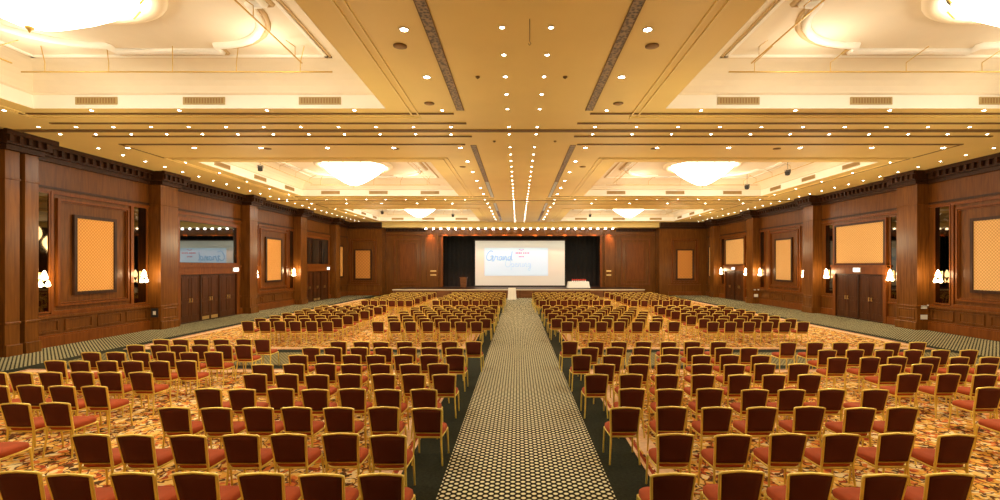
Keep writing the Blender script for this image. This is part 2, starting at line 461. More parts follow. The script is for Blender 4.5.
for sd, x in (('left',-13.5),('right',15.12)):
    n = 0
    for y in [19.5,21.7,23.9,26.1,28.3,35.5,37.7,39.9,42.1]:
        downlight(x, y, SM, f'small downlight, {ordinal(n)} from camera just outside the {sd} coffers, wall side', 'downlights outside the coffers'); n += 1

# linear slots
for ci, x in ((0,-1.56),(1,1.92)):
    for cj, (y0,y1,m) in enumerate(((2,13.0,'slot'),(16.75,24.0,'slot'),(24.1,29.4,'slotsheen'),(32.2,36.5,'slotsheen'),(36.6,44.5,'slot'))):
        nm = ['dark textured','dark','pale','pale','dark'][cj]
        pl = ['nearest the camera','behind the first cross groove','just before the far cross groove','just beyond the far cross groove','closest to the stage'][cj]
        e = empty('linear_air_slot', (x,(y0+y1)/2,ZC))
        tag(e, f'long {nm} ceiling air slot {SIDE[ci]} of centre, {pl}', 'air slot', 'air slots in the ceiling')
        h = (y1-y0)/2
        MB().box(-.085,.085,-h,h,-.012,.004).build('grille', M[m], e)
        fr = MB(); fr.box(-.1,-.085,-h,h,-.018,.004); fr.box(.085,.1,-h,h,-.018,.004)
        fr.build('frame', M['groove'], e)
# round ceiling speakers
for i, (x,y) in enumerate(((-2.26,9.2),(-2.3,12.45),(2.57,9.2),(2.6,12.45),(-2.35,20.4),(2.75,20.4),(-4.4,17.25),(4.9,17.25),(9.3,17.25),(-9,17.25))):
    e = empty('ceiling_speaker', (x,y,ZC))
    sd = 'left' if x < 0 else 'right'
    pl = ['beside nearest slot, close to camera','beside nearest slot, close to groove'][i%2] if i < 4 else ('beside the second slot' if i < 6 else f'in large downlight row, {"close to" if abs(x)<6 else "far from"} middle')
    tag(e, f'round tan speaker grille on {sd} of ceiling {pl}', 'speaker', 'ceiling speakers')
    MB().lathe([(.13,0),(.13,-.012),(.115,-.018)], 20).build('rim', M['groove'], e)
    MB().lathe([(.112,-.014),(.112,-.02),(.05,-.026),(.01,-.027)], 20).build('grille', M['grille'], e)
e = empty('hanging_hook', (.2, 8.2, ZC))
tag(e, 'short thin dark chain hanging from the ceiling near the top centre', 'hook')
MB().tube([(0,0,0),(0,0,-.38)], .008, 5).build('cord', M['groove'], e)
MB().tube([(.0,0,-.38),(.02,0,-.42),(0,0,-.45),(-.02,0,-.42)], .007, 5).build('hook', M['groove'], e)
for i,(x,y) in enumerate(((-.9,10.7),(1.05,10.7),(-.8,16.2),(1.25,16.2))):
    MBs = MB().lathe([(.05,0),(.05,-.015),(.02,-.04),(.01,-.05)],10)
    o = MBs.build('sprinkler_head', M['groove']); o.location = (x,y,ZC)
    tag(o, f'tiny dark sprinkler head {"left" if x<0 else "right"} of the central downlights, {"before" if y<13 else "behind"} the first groove', 'sprinkler', 'sprinkler heads')
# black spotlights clamped in the coffers
def spotlight(x,y,z,rz,tilt,label):
    e = empty('stage_spotlight', (x,y,z), rz); e.scale = (.62,.62,.62)
    tag(e, label, 'spotlight', 'black spotlights in the coffers')
    bx = MB(); bx.box(-.16,.16,-.22,.22,-.14,.14)
    o = bevel(bx.build('housing', M['blackmetal'], e), .02); o.rotation_euler = (tilt,0,0)
    MB().lathe([(.11,0),(.13,-.06)],14,(0,0,0)).build('lens_hood', M['blackmetal'], o).location = (0,.0,-.14)
    MB().tube([(-.2,0,0),(-.2,0,.2),(0,0,.26),(.2,0,.2),(.2,0,0)], .014, 5).build('yoke', M['blackmetal'], e)
    MB().tube([(0,0,.26),(0,0,1.15)], .014, 5).build('stem', M['blackmetal'], e)
spotlight(-11.6,21.6,7.25,.5,.5,'black spotlight near the far left corner of the middle left coffer')
spotlight(12.7,22.6,7.25,-.7,.5,'black spotlight by the wall-side edge of the middle right coffer, nearer the camera')
spotlight(12.6,26.4,7.2,-.7,.5,'black spotlight by the far right corner of the middle right coffer')
spotlight(-11.2,39.6,7.25,.4,.4,'black spotlight at left in the farthest left coffer')
spotlight(-5.6,41.3,7.2,.2,.4,'black spotlight at right in the farthest left coffer')
spotlight(6.2,41.3,7.2,-.2,.4,'black spotlight at left in the farthest right coffer')

# ------------------------------------------------------------------ side walls
def W(side):
    """box in wall coordinates: y range, z range, depth range from the wall face"""
    def f(mb, y0,y1,z0,z1,d0,d1):
        if side == 0: mb.box(XL+d0, XL+d1, y0,y1,z0,z1)
        else: mb.box(XR-d1, XR-d0, y0,y1,z0,z1)
        return mb
    return f
trim_n = [0]
def trim(mb, m, parent=None):
    if parent is None:
        trim_n[0] += 1
        return struct(mb.build(f'trim_{trim_n[0]}', m))
PIL = [[(14.97,15.42),(15.58,16.03),(21.5,22.6),(28.66,29.5),(35.4,36.4),(42.2,43.1)],
       [(14.97,15.42),(15.58,16.03),(21.35,22.5),(28.9,29.9),(36.3,37.3),(43.5,44.4)]]
PANEL = [[(16.03,21.5),(29.5,35.4),(43.1,46.5)], [(16.03,21.35),(29.9,36.3),(44.4,46.5)]]
DOOR = [[(22.6,28.66),(36.4,42.2)], [(22.5,28.9),(37.3,43.5)]]
WN = ['left','right']
dnum = 0; wnum = 0
def frame_rect(w, mb, y0,y1,z0,z1,t,d0,d1):
    w(mb,y0,y1,z0,z0+t,d0,d1); w(mb,y0,y1,z1-t,z1,d0,d1); w(mb,y0,y0+t,z0+t,z1-t,d0,d1); w(mb,y1-t,y1,z0+t,z1-t,d0,d1)
def sconce(side, y, label):
    sg = 1 if side == 0 else -1
    x = (XL+.06) if side == 0 else (XR-.06)
    e = empty('wall_sconce', (x,y,2.35), 0 if side == 0 else PI)
    tag(e, label, 'wall lamp', 'glowing sconces on the mirror strips')
    bevel(MB().box(0,.03,-.06,.06,-.25,.28).build('back_plate', M['brass'], e), .01)
    for (dy,dz,h,r) in ((0,.02,.32,.10),(-.13,-.22,.22,.08),(.13,-.22,.22,.08)):
        MB().tube([(.02,0,-.12),(.1,dy*.6,-.2 if dz<0 else -.05),(.17,dy,dz)], .014, 6).build('arm', M['brass'], e)
        MB().lathe([(.035,0),(r,.05),(r*.9,h*.35),(r*.5,h*.75),(r*.15,h)], 14, (.17,dy,dz)).build('glass_shade', M['sconceglow'], e)
    l = bpy.data.lights.new('sconce_light','POINT'); l.energy = 48; l.color = (1,.72,.40); l.shadow_soft_size = .12
    lo = bpy.data.objects.new('sconce_light', l); COL.objects.link(lo)
    lo.location = (x+sg*.42, y, 2.5)
for side in (0,1):
    w = W(side)
    # cornice with brackets, wainscot rail, baseboard
    CPIL = [(14.97,16.03)] + PIL[side][2:]
    c = MB(); w(c, YF, YB, 6.66, ZC, 0, .26); w(c, YF, YB, 6.50, 6.66, 0, .13); w(c, YF, YB, 6.92, ZC, .26, .40)
    for (y0,y1) in CPIL:
        w(c, y0-.2, y1+.2, 6.66, ZC, .26, .82); w(c, y0-.08, y1+.08, 6.50, 6.66, .13, .68); w(c, y0-.3, y1+.3, 6.92, ZC-.001, .82, .94)
    y = YF+.2
    while y < YB-.2:
        if not any(a-.35 < y < b_+.2 for a,b_ in CPIL): w(c, y, y+.11, 6.72, 6.92, .26, .36)
        y += .31
    for (y0,y1) in CPIL:
        y = y0-.18
        while y < y1+.05:
            w(c, y, y+.11, 6.72, 6.92, .82, .90); y += .29
    trim(c, M['wooddark'])
    base = MB()
    for (y0,y1) in [(YF,14.97)] + PANEL[side]:
        w(base, y0,y1,0,.36,0,.10); w(base, y0,y1,.36,.42,0,.07)
    struct(base.build('baseboard_'+WN[side], M['woodred']))
    fr = MB(); w(fr, YF, YB, 5.58, 5.66, 0, .05)
    trim(fr, M['wooddark'])
    # pilasters
    for k,(y0,y1) in enumerate(PIL[side]):
        p = MB(); w(p,y0,y1,0,6.50,0,.55); w(p,y0-.03,y1+.03,0,.36,.0,.62); w(p,y0-.02,y1+.02,1.0,1.08,0,.58)
        w(p,y0-.02,y1+.02,5.58,5.64,0,.575)
        if y1-y0 > .6:
            frame_rect(w,p,y0+.12,y1-.12,.46,.94,.05,.55,.575)
        trim_n[0] += 1
        po = struct(bevel(p.build(f'trim_{trim_n[0]}', M['wood2']), .012))
    g = MB(); w(g,15.42,15.58,0,6.6,0,.18); trim(g, M['wooddark'])
    g = MB(); w(g,15.47,15.53,.6,4.2,.18,.22); trim(g, M['gold'])
    # panel bays
    for k,(ya,yb) in enumerate(PANEL[side]):
        yc = (ya+yb)/2; big = k < 2
        if side == 0 and k == 0: yc = 18.75
        if side == 1 and k == 0: yc = 18.4
        if side == 1 and k == 1: yc = 33.0
        n = ['nearest','middle','far corner'][k]
        p = MB()
        w(p, ya, yb, 1.0, 1.08, 0, .08)                       # dado rail
        nn = max(2, int((yb-ya)/1.3)); st = (yb-ya)/nn
        for q in range(nn): frame_rect(w,p,ya+q*st+.12,ya+(q+1)*st-.12,.5,.92,.05,0,.035)
        trim(p, M['wood'])
        fw = .82 if k == 0 else (.95 if big else .36)
        if big:
            hw = 1.58 if k == 0 else 1.75
            p = MB(); frame_rect(w,p,yc-hw-.22,yc+hw+.22,1.15,5.5,.10,0,.07)
            frame_rect(w,p,yc-hw,yc+hw,1.4,5.28,.08,0,.10); frame_rect(w,p,yc-hw+.1,yc+hw-.1,1.5,5.18,.03,0,.06)
            trim(p, M['woodred'])
            p = MB(); w(p,ya,yb,1.08,1.16,0,.05); w(p,ya,yb,5.44,5.52,0,.05); trim(p, M['woodred'])
        x = XL if side == 0 else XR
        sg = 1 if side == 0 else -1
        e = empty('fabric_wall_panel', (x,yc,1.9))
        tag(e, f'{"orange" if side==0 else "honey"} lattice fabric wall panel in dark frame, {n} {"tall one" if big else "narrow one"} on the {WN[side]} wall', 'wall panel', 'tall fabric panels on the side walls')
        def lb(mb,y0,y1,z0,z1,d0,d1): mb.box(*sorted((sg*d0,sg*d1)),y0,y1,z0,z1)
        f = MB(); lb(f,-fw,fw,0,2.74,.0,.06); f.build('fabric', M['fabric_l' if side==0 else 'fabric_r'], e)
        f = MB()
        for (a0,a1,b0,b1) in ((-fw-.12,fw+.12,-.12,0),(-fw-.12,fw+.12,2.74,2.86),(-fw-.12,-fw,0,2.74),(fw,fw+.12,0,2.74)):
            lb(f,a0,a1,b0,b1,0,.1)
        f.build('frame', M['wooddark'], e)
        # mirror strips either side
        if big:
            strips = [(16.2,16.87),(20.6,21.3)] if (side==0 and k==0) else [(16.2,16.85),(20.3,21.0)] if k == 0 else [(ya+.15,ya+.7),(yb-.72,yb-.15)]
            for q,(s0,s1) in enumerate(strips):
                e = empty('mirror_strip', (x,(s0+s1)/2,1.25)); h = (s1-s0)/2
                tag(e, f'tall narrow smoked mirror, {"camera-side" if q==0 else "stage-side"} edge of the {n} {WN[side]} wall panel', 'mirror', 'smoked mirror strips')
                f = MB(); lb(f,-h,h,0,4.15,0,.04); f.build('mirror_glass', M['mirror'], e)
                f = MB()
                for (a0,a1,b0,b1) in ((-h-.05,h+.05,-.05,0),(-h-.05,h+.05,4.15,4.2),(-h-.05,-h,0,4.15),(h,h+.05,0,4.15)): lb(f,a0,a1,b0,b1,0,.07)
                f.build('frame', M['woodred'], e)
                sconce(side, (s0+s1)/2, f'glowing glass wall lamp on the {"camera-side" if q==0 else "stage-side"} mirror of the {n} {WN[side]} wall panel')
    # door bays
    for k,(ya,yb) in enumerate(DOOR[side]):
        d0_, d1_ = ya+1.4, yb-1.4
        if side == 0: d0_, d1_ = ya+.75, yb-.6
        n = ['near','far'][k]; x = XL if side == 0 else XR; sg = 1 if side == 0 else -1
        def lb(mb,y0,y1,z0,z1,a,b_): mb.box(*sorted((sg*a,sg*b_)),y0,y1,z0,z1); return mb
        p = MB()
        frame_rect(w,p,d0_-.18,d1_+.18,2.85,5.25,.16,0,.12)
        w(p,d0_-.3,d1_+.3,2.42,2.85,0,.16); w(p,d0_-.3,d1_+.3,2.78,2.9,0,.22)
        w(p,d0_-.2,d0_,0,2.42,0,.14); w(p,d1_,d1_+.2,0,2.42,0,.14)
        w(p,ya,yb,5.4,5.5,0,.05)
        trim(p, M['woodred'])
        p = MB()
        for (a,b2) in ((ya,d0_-.2),(d1_+.2,yb)):
            w(p,a,b2,0,.36,0,.1); w(p,a,b2,1.0,1.08,0,.06)
        trim(p, M['woodred'])
        nsec = 3 if side == 0 else 2
        sw = (d1_-d0_)/nsec
        for q in range(nsec):
            dnum += 1
            s0, s1 = d0_+q*sw, d0_+(q+1)*sw
            p = MB(); frame_rect(w,p,s0,s1,-.0,2.42,.05,0,.10)
            do = struct(p.build(f'door_{dnum}', M['wooddark']))
            mid = (s0+s1)/2
            for a,b2,hy in ((s0+.06,mid-.006,mid-.09),(mid+.006,s1-.06,mid+.09)):
                lf = MB(); w(lf,a,b2,.02,2.36,0,.06); frame_rect(w,lf,a+.1,b2-.1,.35,1.0,.03,.06,.075); frame_rect(w,lf,a+.1,b2-.1,1.15,2.25,.03,.06,.075)
                leaf = lf.build('door_leaf', M['wooddoor'], do)
                hd = MB(); w(hd,hy-.02,hy+.02,1.02,1.22,.10,.13); w(hd,hy-.015,hy+.015,1.03,1.06,.06,.10); w(hd,hy-.015,hy+.015,1.18,1.21,.06,.10)
                hd.build('door_handle', M['brass'], leaf)
                kp = MB(); w(kp,a+.08,b2-.08,.04,.22,.06,.066); kp.build('kick_plate', M['brass'], leaf) if (side==0 and q==1) else None
        if side == 0:
            wnum += 1
            p = MB(); frame_rect(w,p,d0_-.03,d1_+.03,2.98,5.12,.05,.0,.09)
            wo = struct(p.build(f'window_{wnum}', M['wooddark']))
            p = MB(); w(p,d0_+.02,d1_-.02,3.03,5.07,.0,.05); p.build('glass_pane', M['glass'], wo)
        else:
            e = empty('fabric_wall_panel', (x,(d0_+d1_)/2,2.95)); h = (d1_-d0_)/2
            tag(e, f'wide honey lattice fabric panel above the {n} doorway on the right wall', 'wall panel', 'wide fabric panels above doors')
            lb(MB(),-h,h,0,2.12,0,.07).build('fabric', M['fabric_r'], e)
            f = MB()
            for (a0,a1,b0,b1) in ((-h-.1,h+.1,-.1,0),(-h-.1,h+.1,2.12,2.22),(-h-.1,-h,0,2.12),(h,h+.1,0,2.12)): lb(f,a0,a1,b0,b1,0,.125)
            f.build('frame', M['wooddark'], e)
            for q,(s0,s1) in enumerate(((ya+.62,ya+1.0),(yb-1.1,yb-.42))):
                e = empty('mirror_strip', (x,(s0+s1)/2,1.25)); hh = (s1-s0)/2
                tag(e, f'narrow smoked mirror at the {"camera-side" if q==0 else "stage-side"} end of the {n} right doorway', 'mirror', 'smoked mirror strips')
                lb(MB(),-hh,hh,0,4.0,0,.04).build('mirror_glass', M['mirror'], e)
                f = MB()
                for (a0,a1,b0,b1) in ((-hh-.04,hh+.04,-.04,0),(-hh-.04,hh+.04,4.0,4.04),(-hh-.04,-hh,0,4.0),(hh,hh+.04,0,4.0)): lb(f,a0,a1,b0,b1,0,.07)
                f.build('frame', M['woodred'], e)
                sconce(1, (s0+s1)/2, f'glowing glass wall lamp at the {"camera-side" if q==0 else "stage-side"} end of the {n} right doorway')
        # lit sign box on the lintel
        sy = (d1_-.25) if side == 0 else (d0_+d1_)/2-.05
        e = empty('lit_sign', (x+sg*.16, sy, 2.62))
        tag(e, f'small glowing white sign box over the {n} {WN[side]} doors', 'sign', 'lit sign boxes over the doors')
        lb(MB(),-.26,.26,-.10,.14,0,.06).build('housing', M['plate'], e)
        lb(MB(),-.23,.23,-.07,.11,.06,.07).build('lit_face', M['signglow'], e)
# wall plates
def plate(side,y,z,d,hy,hz,label,face_y=False,m='plate'):
    x = (XL+d) if side == 0 else (XR-d)
    e = empty('wall_plate', (x,y,z)); tag(e,label,'wall plate','small plates on the pilasters')
    if face_y:
        MB().box(-hy,hy,-.02,0,-hz,hz).build('cover', M[m], e); MB().box(-hy*.4,hy*.4,-.026,-.02,-hz*.4,hz*.4).build('rocker', M['plate'], e)
    return e
plate(1,21.35,1.02,.25,.13,.07,'white switch plate, upper one beside the near right sconce pilaster',True)
plate(1,21.35,.58,.25,.15,.10,'white socket plate, lower one beside the near right sconce pilaster',True)
plate(1,21.35,1.08,-.0+.05,.05,.05,'small white button plate by the near right mirror',True)
plate(1,36.3,.62,.30,.15,.11,'white socket plate on the pilaster beyond the middle right panel',True)
plate(1,36.3,1.05,.40,.09,.05,'left white switch plate above the socket on the farther right pilaster',True)
plate(1,36.3,1.05,.12,.08,.05,'right white switch plate above the socket on the farther right pilaster',True)
plate(0,21.5,.75,.28,.16,.2,'black wall box low on the pilaster left of the mirror window',True,'blackmetal')

# ------------------------------------------------------------------ back wall dressing
c = MB()
c.box(XL, AL, YB-.38, YB, 6.62, ZC); c.box(AR, XR, YB-.38, YB, 6.62, ZC)
c.box(XL, AL, YB-.16, YB, 6.46, 6.62); c.box(AR, XR, YB-.16, YB, 6.46, 6.62)
for x0,x1 in ((AL,OL-1.7),(OR+1.6,AR)):
    c.box(x0,x1,YA-.2,YA,6.3,6.60)
    x = x0+.1
    while x < x1-.1: c.box(x,x+.13,YA-.32,YA-.2,6.38,6.58); x += .34
trim(c, M['wooddark'])
c = MB(); c.box(AL,AR,YA-.12,YA,5.9,5.98); c.box(OL-1.9,OR+1.8,YA-.14,YA,OT,OT+.12)
c.box(OL-.2,OL,YA-.1,YA,.75,OT); c.box(OR,OR+.2,YA-.1,YA,.75,OT)
trim(c, M['woodred'])
def yrect(mb,x0,x1,z0,z1,t,y,d):
    mb.box(x0,x1,y-d,y,z0,z0+t); mb.box(x0,x1,y-d,y,z1-t,z1); mb.box(x0,x0+t,y-d,y,z0+t,z1-t); mb.box(x1-t,x1,y-d,y,z0+t,z1-t)
for x0,x1 in ((-12.4,-9.7),(10.3,13.2)):
    c = MB(); yrect(c,x0,x1,.95,5.6,.14,YA,.08); yrect(c,x0+.45,x1-.45,1.35,5.2,.09,YA,.06); trim(c, M['woodred'])
    c = MB().box(x0+.6,x1-.6,YA-.03,YA,1.5,5.05); trim(c, M['woodred'])
for x0,x1 in ((-9.3,-7.9),(8.6,9.9)):
    c = MB(); c.box(x0,x0+.2,YA-.25,YA,.75,6.1); c.box(x1-.2,x1,YA-.25,YA,.75,6.1); c.box(x0,x1,YA-.1,YA,.75,6.1); trim(c, M['wood2'])
for nm,x in (('left',-8.45),('right',9.0)):
    for z,zz in ((2.35,'upper'),(1.95,'lower')):
        o = bevel(MB().box(-.3,.3,-.03,0,-.06,.06).build('brass_plate', M['brass']), .01); o.location = (x,YA-.1,z)
        tag(o, f'small gold plate, {zz} of two on the pilaster {nm} of the stage', 'plate', 'gold plates beside the stage')
for nm,xc in (('left',-15.0),('right',16.15)):
    c = MB(); yrect(c,xc-1.3,xc+1.3,1.2,5.5,.1,YB,.07); yrect(c,xc-1.1,xc+1.1,1.4,5.3,.06,YB,.1); trim(c, M['woodred'])
    c = MB(); c.box(xc-1.6,xc+1.6,YB-.08,YB,0,.36); c.box(xc-1.6,xc+1.6,YB-.06,YB,1.0,1.08); trim(c, M['woodred'])
    e = empty('fabric_wall_panel', (xc,YB,1.65))
    tag(e, f'plain amber fabric panel on the back wall {nm} of the stage', 'wall panel', 'fabric panels on the back wall')
    MB().box(-.72,.72,-.06,0,0,2.7).build('fabric', M['fabric_b'], e)
    f = MB(); yrect(f,-.84,.84,-.12,2.82,.12,0,.1); f.build('frame', M['wooddark'], e)
# row of bulbs above the stage opening
for i in range(26):
    x = -9.0+i*.73
    e = empty('stage_bulb', (x,YB+.35,6.60))
    tag(e, f'bright round lamp in the row above the stage, {ordinal(i)} from left', 'lamp', 'row of lamps above the stage')
    MB().lathe([(.10,0),(.10,-.05)],10).build('holder', M['plate'], e)
    MB().lathe([(.05,-.05),(.085,-.08),(.095,-.12),(.07,-.17),(.02,-.19)],10).build('bulb', M['lamp'], e)
for i in range(13):
    l = bpy.data.lights.new('scallop','SPOT'); l.energy = 420; l.color = (1,.42,.28); l.spot_size = 1.0; l.spot_blend = .7; l.shadow_soft_size = .05
    o = bpy.data.objects.new('scallop_spot', l); COL.objects.link(o); o.location = (-8.7+i*1.48,YA-.55,6.5); o.rotation_euler = (.3,0,0)
# stage
e = empty('stage', (0,43,0)); tag(e, 'low wooden stage platform with dark top across the far end of the hall', 'stage')
MB().box(-11.2,11.3,0,4.98,0,.70).build('platform', M['stage'], e)
MB().box(-11.25,11.35,-.04,4.98,.70,.745).build('stage_top', M['wooddark'], e)
f = MB()
for i in range(18): f.box(-11.1+i*1.25,-11.06+i*1.25,-.015,0,.03,.68)
f.build('batten', M['wooddark'], e)
MB().box(-11.25,11.35,-.05,-.03,.68,.755).build('nosing', M['cream'], e)
def drape(x0,x1,label):
    mb = MB(); n = 60; vs = []; fs = []
    for i in range(n+1):
        x = x0+(x1-x0)*i/n; y = 50.2+.09*math.sin(i*1.9)
        vs += [(x,y,.75),(x,y,6.5)]
    for i in range(n): fs.append((2*i,2*i+2,2*i+3,2*i+1))
    mb.add(vs,fs,True); o = mb.build('stage_curtain', M['black']); tag(o,label,'curtain','black stage curtains')
drape(-8.5,-.05,'black stage curtain hanging left of and behind the screen')
drape(.05,9.3,'black stage curtain hanging right of and behind the screen')
# screen
e = empty('projection_screen', (.2,48.75,.815)); tag(e, 'large cream projection screen with a bright projected slide on the stage', 'screen')
MB().box(-4.55,4.55,0,.03,0,4.62).build('screen_cloth', M['screen'], e)
MB().box(-4.7,4.7,-.02,.06,-.05,.06).build('bottom_bar', M['blackmetal'], e)
MB().box(-4.7,4.7,-.03,.1,4.6,4.72).build('roller_case', M['wooddark'], e)
pic = MB().box(-3.58,2.82,-.012,-.002,1.06,3.86).build('projected_slide', M['picture'], e)
def stroke(pts, r, m, nm):
    # smooth polyline as a flat ribbon on the slide
    P = []
    for i in range(len(pts)-1):
        p0 = pts[max(i-1,0)]; p1 = pts[i]; p2 = pts[i+1]; p3 = pts[min(i+2,len(pts)-1)]
        for k in range(5):
            t = k/5
            P.append(tuple(.5*((2*p1[d])+(-p0[d]+p2[d])*t+(2*p0[d]-5*p1[d]+4*p2[d]-p3[d])*t*t+(-p0[d]+3*p1[d]-3*p2[d]+p3[d])*t**3) for d in (0,1)))
    P.append(pts[-1])
    mb = MB(); mb.tube([(p[0],-.016,p[1]) for p in P], r, 5)
    return mb
GL = {'G':[(.75,.95),(.45,1.05),(.1,.7),(0,.25),(.25,0),(.6,.15),(.7,.5),(.45,.45),(.75,.5),(.7,-.1),(.9,.1)],
 'r':[(0,.1),(.1,.5),(.18,.4),(.35,.45),(.3,.1),(.45,.05)], 'a':[(.35,.45),(.1,.4),(.02,.1),(.2,.02),(.36,.4),(.34,.1),(.48,.05)],
 'n':[(0,.45),(.04,.02),(.2,.45),(.3,.35),(.3,.05),(.45,.05)], 'd':[(.35,.42),(.1,.4),(.02,.1),(.2,.02),(.38,.4),(.5,1.0),(.4,.1),(.55,.05)],
 'O':[(.4,.95),(.05,.6),(.1,.1),(.45,.02),(.7,.4),(.6,.85),(.4,.95),(.6,.8)], 'p':[(0,.4),(.0,-.4),(.03,.3),(.25,.42),(.32,.15),(.1,.03),(.4,.05)],
 'e':[(.02,.22),(.3,.3),(.2,.45),(.03,.25),(.15,.02),(.4,.08)], 'i':[(.05,.42),(.06,.05),(.2,.05)], 'g':[(.33,.42),(.08,.38),(.05,.1),(.25,.08),(.36,.4),(.28,-.4),(.05,-.3),(.45,.08)]}
def word(txt, x, z, s, m, r, nm):
    mb = MB()
    for ch in txt:
        g_ = GL[ch]; q = stroke([(x+s*a, z+s*b2) for a,b2 in g_], r, m, nm); mb.add(q.v,q.f,True); x += s*(max(a for a,_ in g_)+.03)
    o = mb.build(nm, m, e); return o
word('Grand', -3.4, 2.62, .90, M['inkblue'], .05, 'script_word')
word('Opening', -1.5, 1.95, .82, M['inkpale'], .03, 'script_word')
em = MB()
for i in range(4): em.box(-.45+i*.17,-.33+i*.17,-.018,-.012,3.28,3.42)
for i in range(4): em.box(.32+i*.17,.44+i*.17,-.018,-.012,3.28,3.42)
em.build('red_lettering', M['inkred'], e)
em = MB()
for i in range(4): em.box(.0-.12+i*.14,-.03+i*.14,-.018,-.012,2.92,3.04)
em.tube([(-.1,-.015,3.72),(.15,-.015,3.62),(.4,-.015,3.72)], .03, 5)
em.build('pink_emblem', M['inkred'], e)
# lectern on the stage
e = empty('lectern', (-5.25,46.3,.758)); tag(e, 'brown wooden lectern on the stage left of the screen', 'lectern')
bevel(MB().box(-.30,.30,-.25,.25,0,.08).build('base', M['wooddoor'], e))
c = MB(); c.add([(-.26,-.2,.08),(.26,-.2,.08),(.26,.2,.08),(-.26,.2,.08),(-.33,-.24,1.0),(.33,-.24,1.0),(.33,.24,.92),(-.33,.24,.92)],
 [(0,3,2,1),(4,5,6,7),(0,1,5,4),(1,2,6,5),(2,3,7,6),(3,0,4,7)]); c.build('body', M['stage'], e)
c = MB(); c.add([(-.38,-.28,1.0),(.38,-.28,1.0),(.38,.3,.92),(-.38,.3,.92),(-.38,-.28,1.05),(.38,-.28,1.05),(.38,.3,.97),(-.38,.3,.97)],
 [(0,3,2,1),(4,5,6,7),(0,1,5,4),(1,2,6,5),(2,3,7,6),(3,0,4,7)]); c.build('reading_top', M['wooddoor'], e)
# cloth covered tables
def cloth_table(x,y,z,hx,hy,h,label,flare=.06):
    e = empty('cloth_table',(x,y,z)); tag(e,label,'table')
    mb = MB(); n = 48; vs = []
    for lv,(zz,k) in enumerate(((h,0),(h*.96,.01),(h*.5,flare*.5),(.02,flare))):
        for i in range(n):
            a = 2*PI*i/n; ca,sa = math.cos(a),math.sin(a)
            m_ = max(abs(ca),abs(sa)); rr = 1/m_ if True else 1
            wv = (.018*math.sin(i*PI/1.5))*(lv/3)
            vs.append((ca*rr*(hx+k+wv), sa*rr*(hy+k+wv), zz))
    fs = [(l*n+i,l*n+(i+1)%n,(l+1)*n+(i+1)%n,(l+1)*n+i) for l in range(3) for i in range(n)]
    fs.append(tuple(range(n)))
    mb.add(vs,fs); mb.build('tablecloth', M['cloth'], e)
    MB().box(-hx*.95,hx*.95,-hy*.95,hy*.95,h-.04,h-.005).build('tabletop', M['stage'], e)
    return e
cloth_table(5.75,45.8,.758,.95,.4,.62,'long table under a white cloth on the stage right of the screen',.12)
cloth_table(-.5,40.3,.012,.30,.28,1.0,'small white covered stand at the far end of the central aisle',.06)
for i in range(7):
    x = 5.2+i*.2
    e = empty('red_flower_pot',(x,45.75,1.388)); tag(e, f'small red ornament on the white stage table, {ORD[i]} from left','ornament','red ornaments on the stage table')
    MB().lathe([(.05,0),(.07,.06)],8).build('pot', M['cloth'], e)
    MB().lathe([(.05,.06),(.10,.11),(.08,.18),(.02,.22)],8).build('bloom', M['redflower'], e)

# ------------------------------------------------------------------ carpets
CT = .006
def carpet(name,x0,x1,y0,y1,m,label,border=True,cat='carpet'):
    o = MB().box(x0,x1,y0,y1,.0005,CT).build(name,m)
    tag(o,label,cat)
    if border:
        f = MB()
        def ring(d,wd,h):
            for (a0,a1,b0,b1) in ((x0+d,x1-d,y0+d,y0+d+wd),(x0+d,x1-d,y1-d-wd,y1-d),(x0+d,x0+d+wd,y0+d+wd,y1-d-wd),(x1-d-wd,x1-d,y0+d+wd,y1-d-wd)): f.box(a0,a1,b0,b1,CT,h)
        ring(0,.05,CT+.002); ring(.13,.26,CT+.002); f.build('cream_border', M['border'], o)
        f = MB(); ring(.05,.05,CT+.002); f.build('red_border', M['borderred'], o)
    return o
carpet('patterned_carpet',-13.5,-1.6,1.0,13.25,M['floral'],'gold and red floral carpet under the nearest chairs left of the aisle')
carpet('patterned_carpet',1.78,14.3,1.0,13.25,M['floral'],'gold and red floral carpet under the nearest chairs right of the aisle')
carpet('patterned_carpet',-13.5,-1.6,16.4,41.5,M['floral'],'gold and red floral carpet under the distant chairs left of the aisle')
carpet('patterned_carpet',1.78,14.3,16.4,41.5,M['floral'],'gold and red floral carpet under the distant chairs right of the aisle')
carpet('aisle_runner',-1.0,1.2,.2,42.5,M['runner'],'dotted cream and black runner carpet down the central aisle',False)
carpet('cross_runner',-13.5,-1.6,13.75,15.8,M['crossrunner'],'olive runner strip crossing between the chair blocks on the left',False)
carpet('cross_runner',1.78,14.3,13.75,15.8,M['crossrunner'],'olive runner strip crossing between the chair blocks on the right',False)
carpet('wall_runner',-16.4,-13.95,1.0,46.3,M['wallrunner'],'striped cream and black runner carpet along the left wall',False)
carpet('wall_runner',14.75,18.1,1.0,46.3,M['wallrunner'],'striped cream and black runner carpet along the right wall',False)

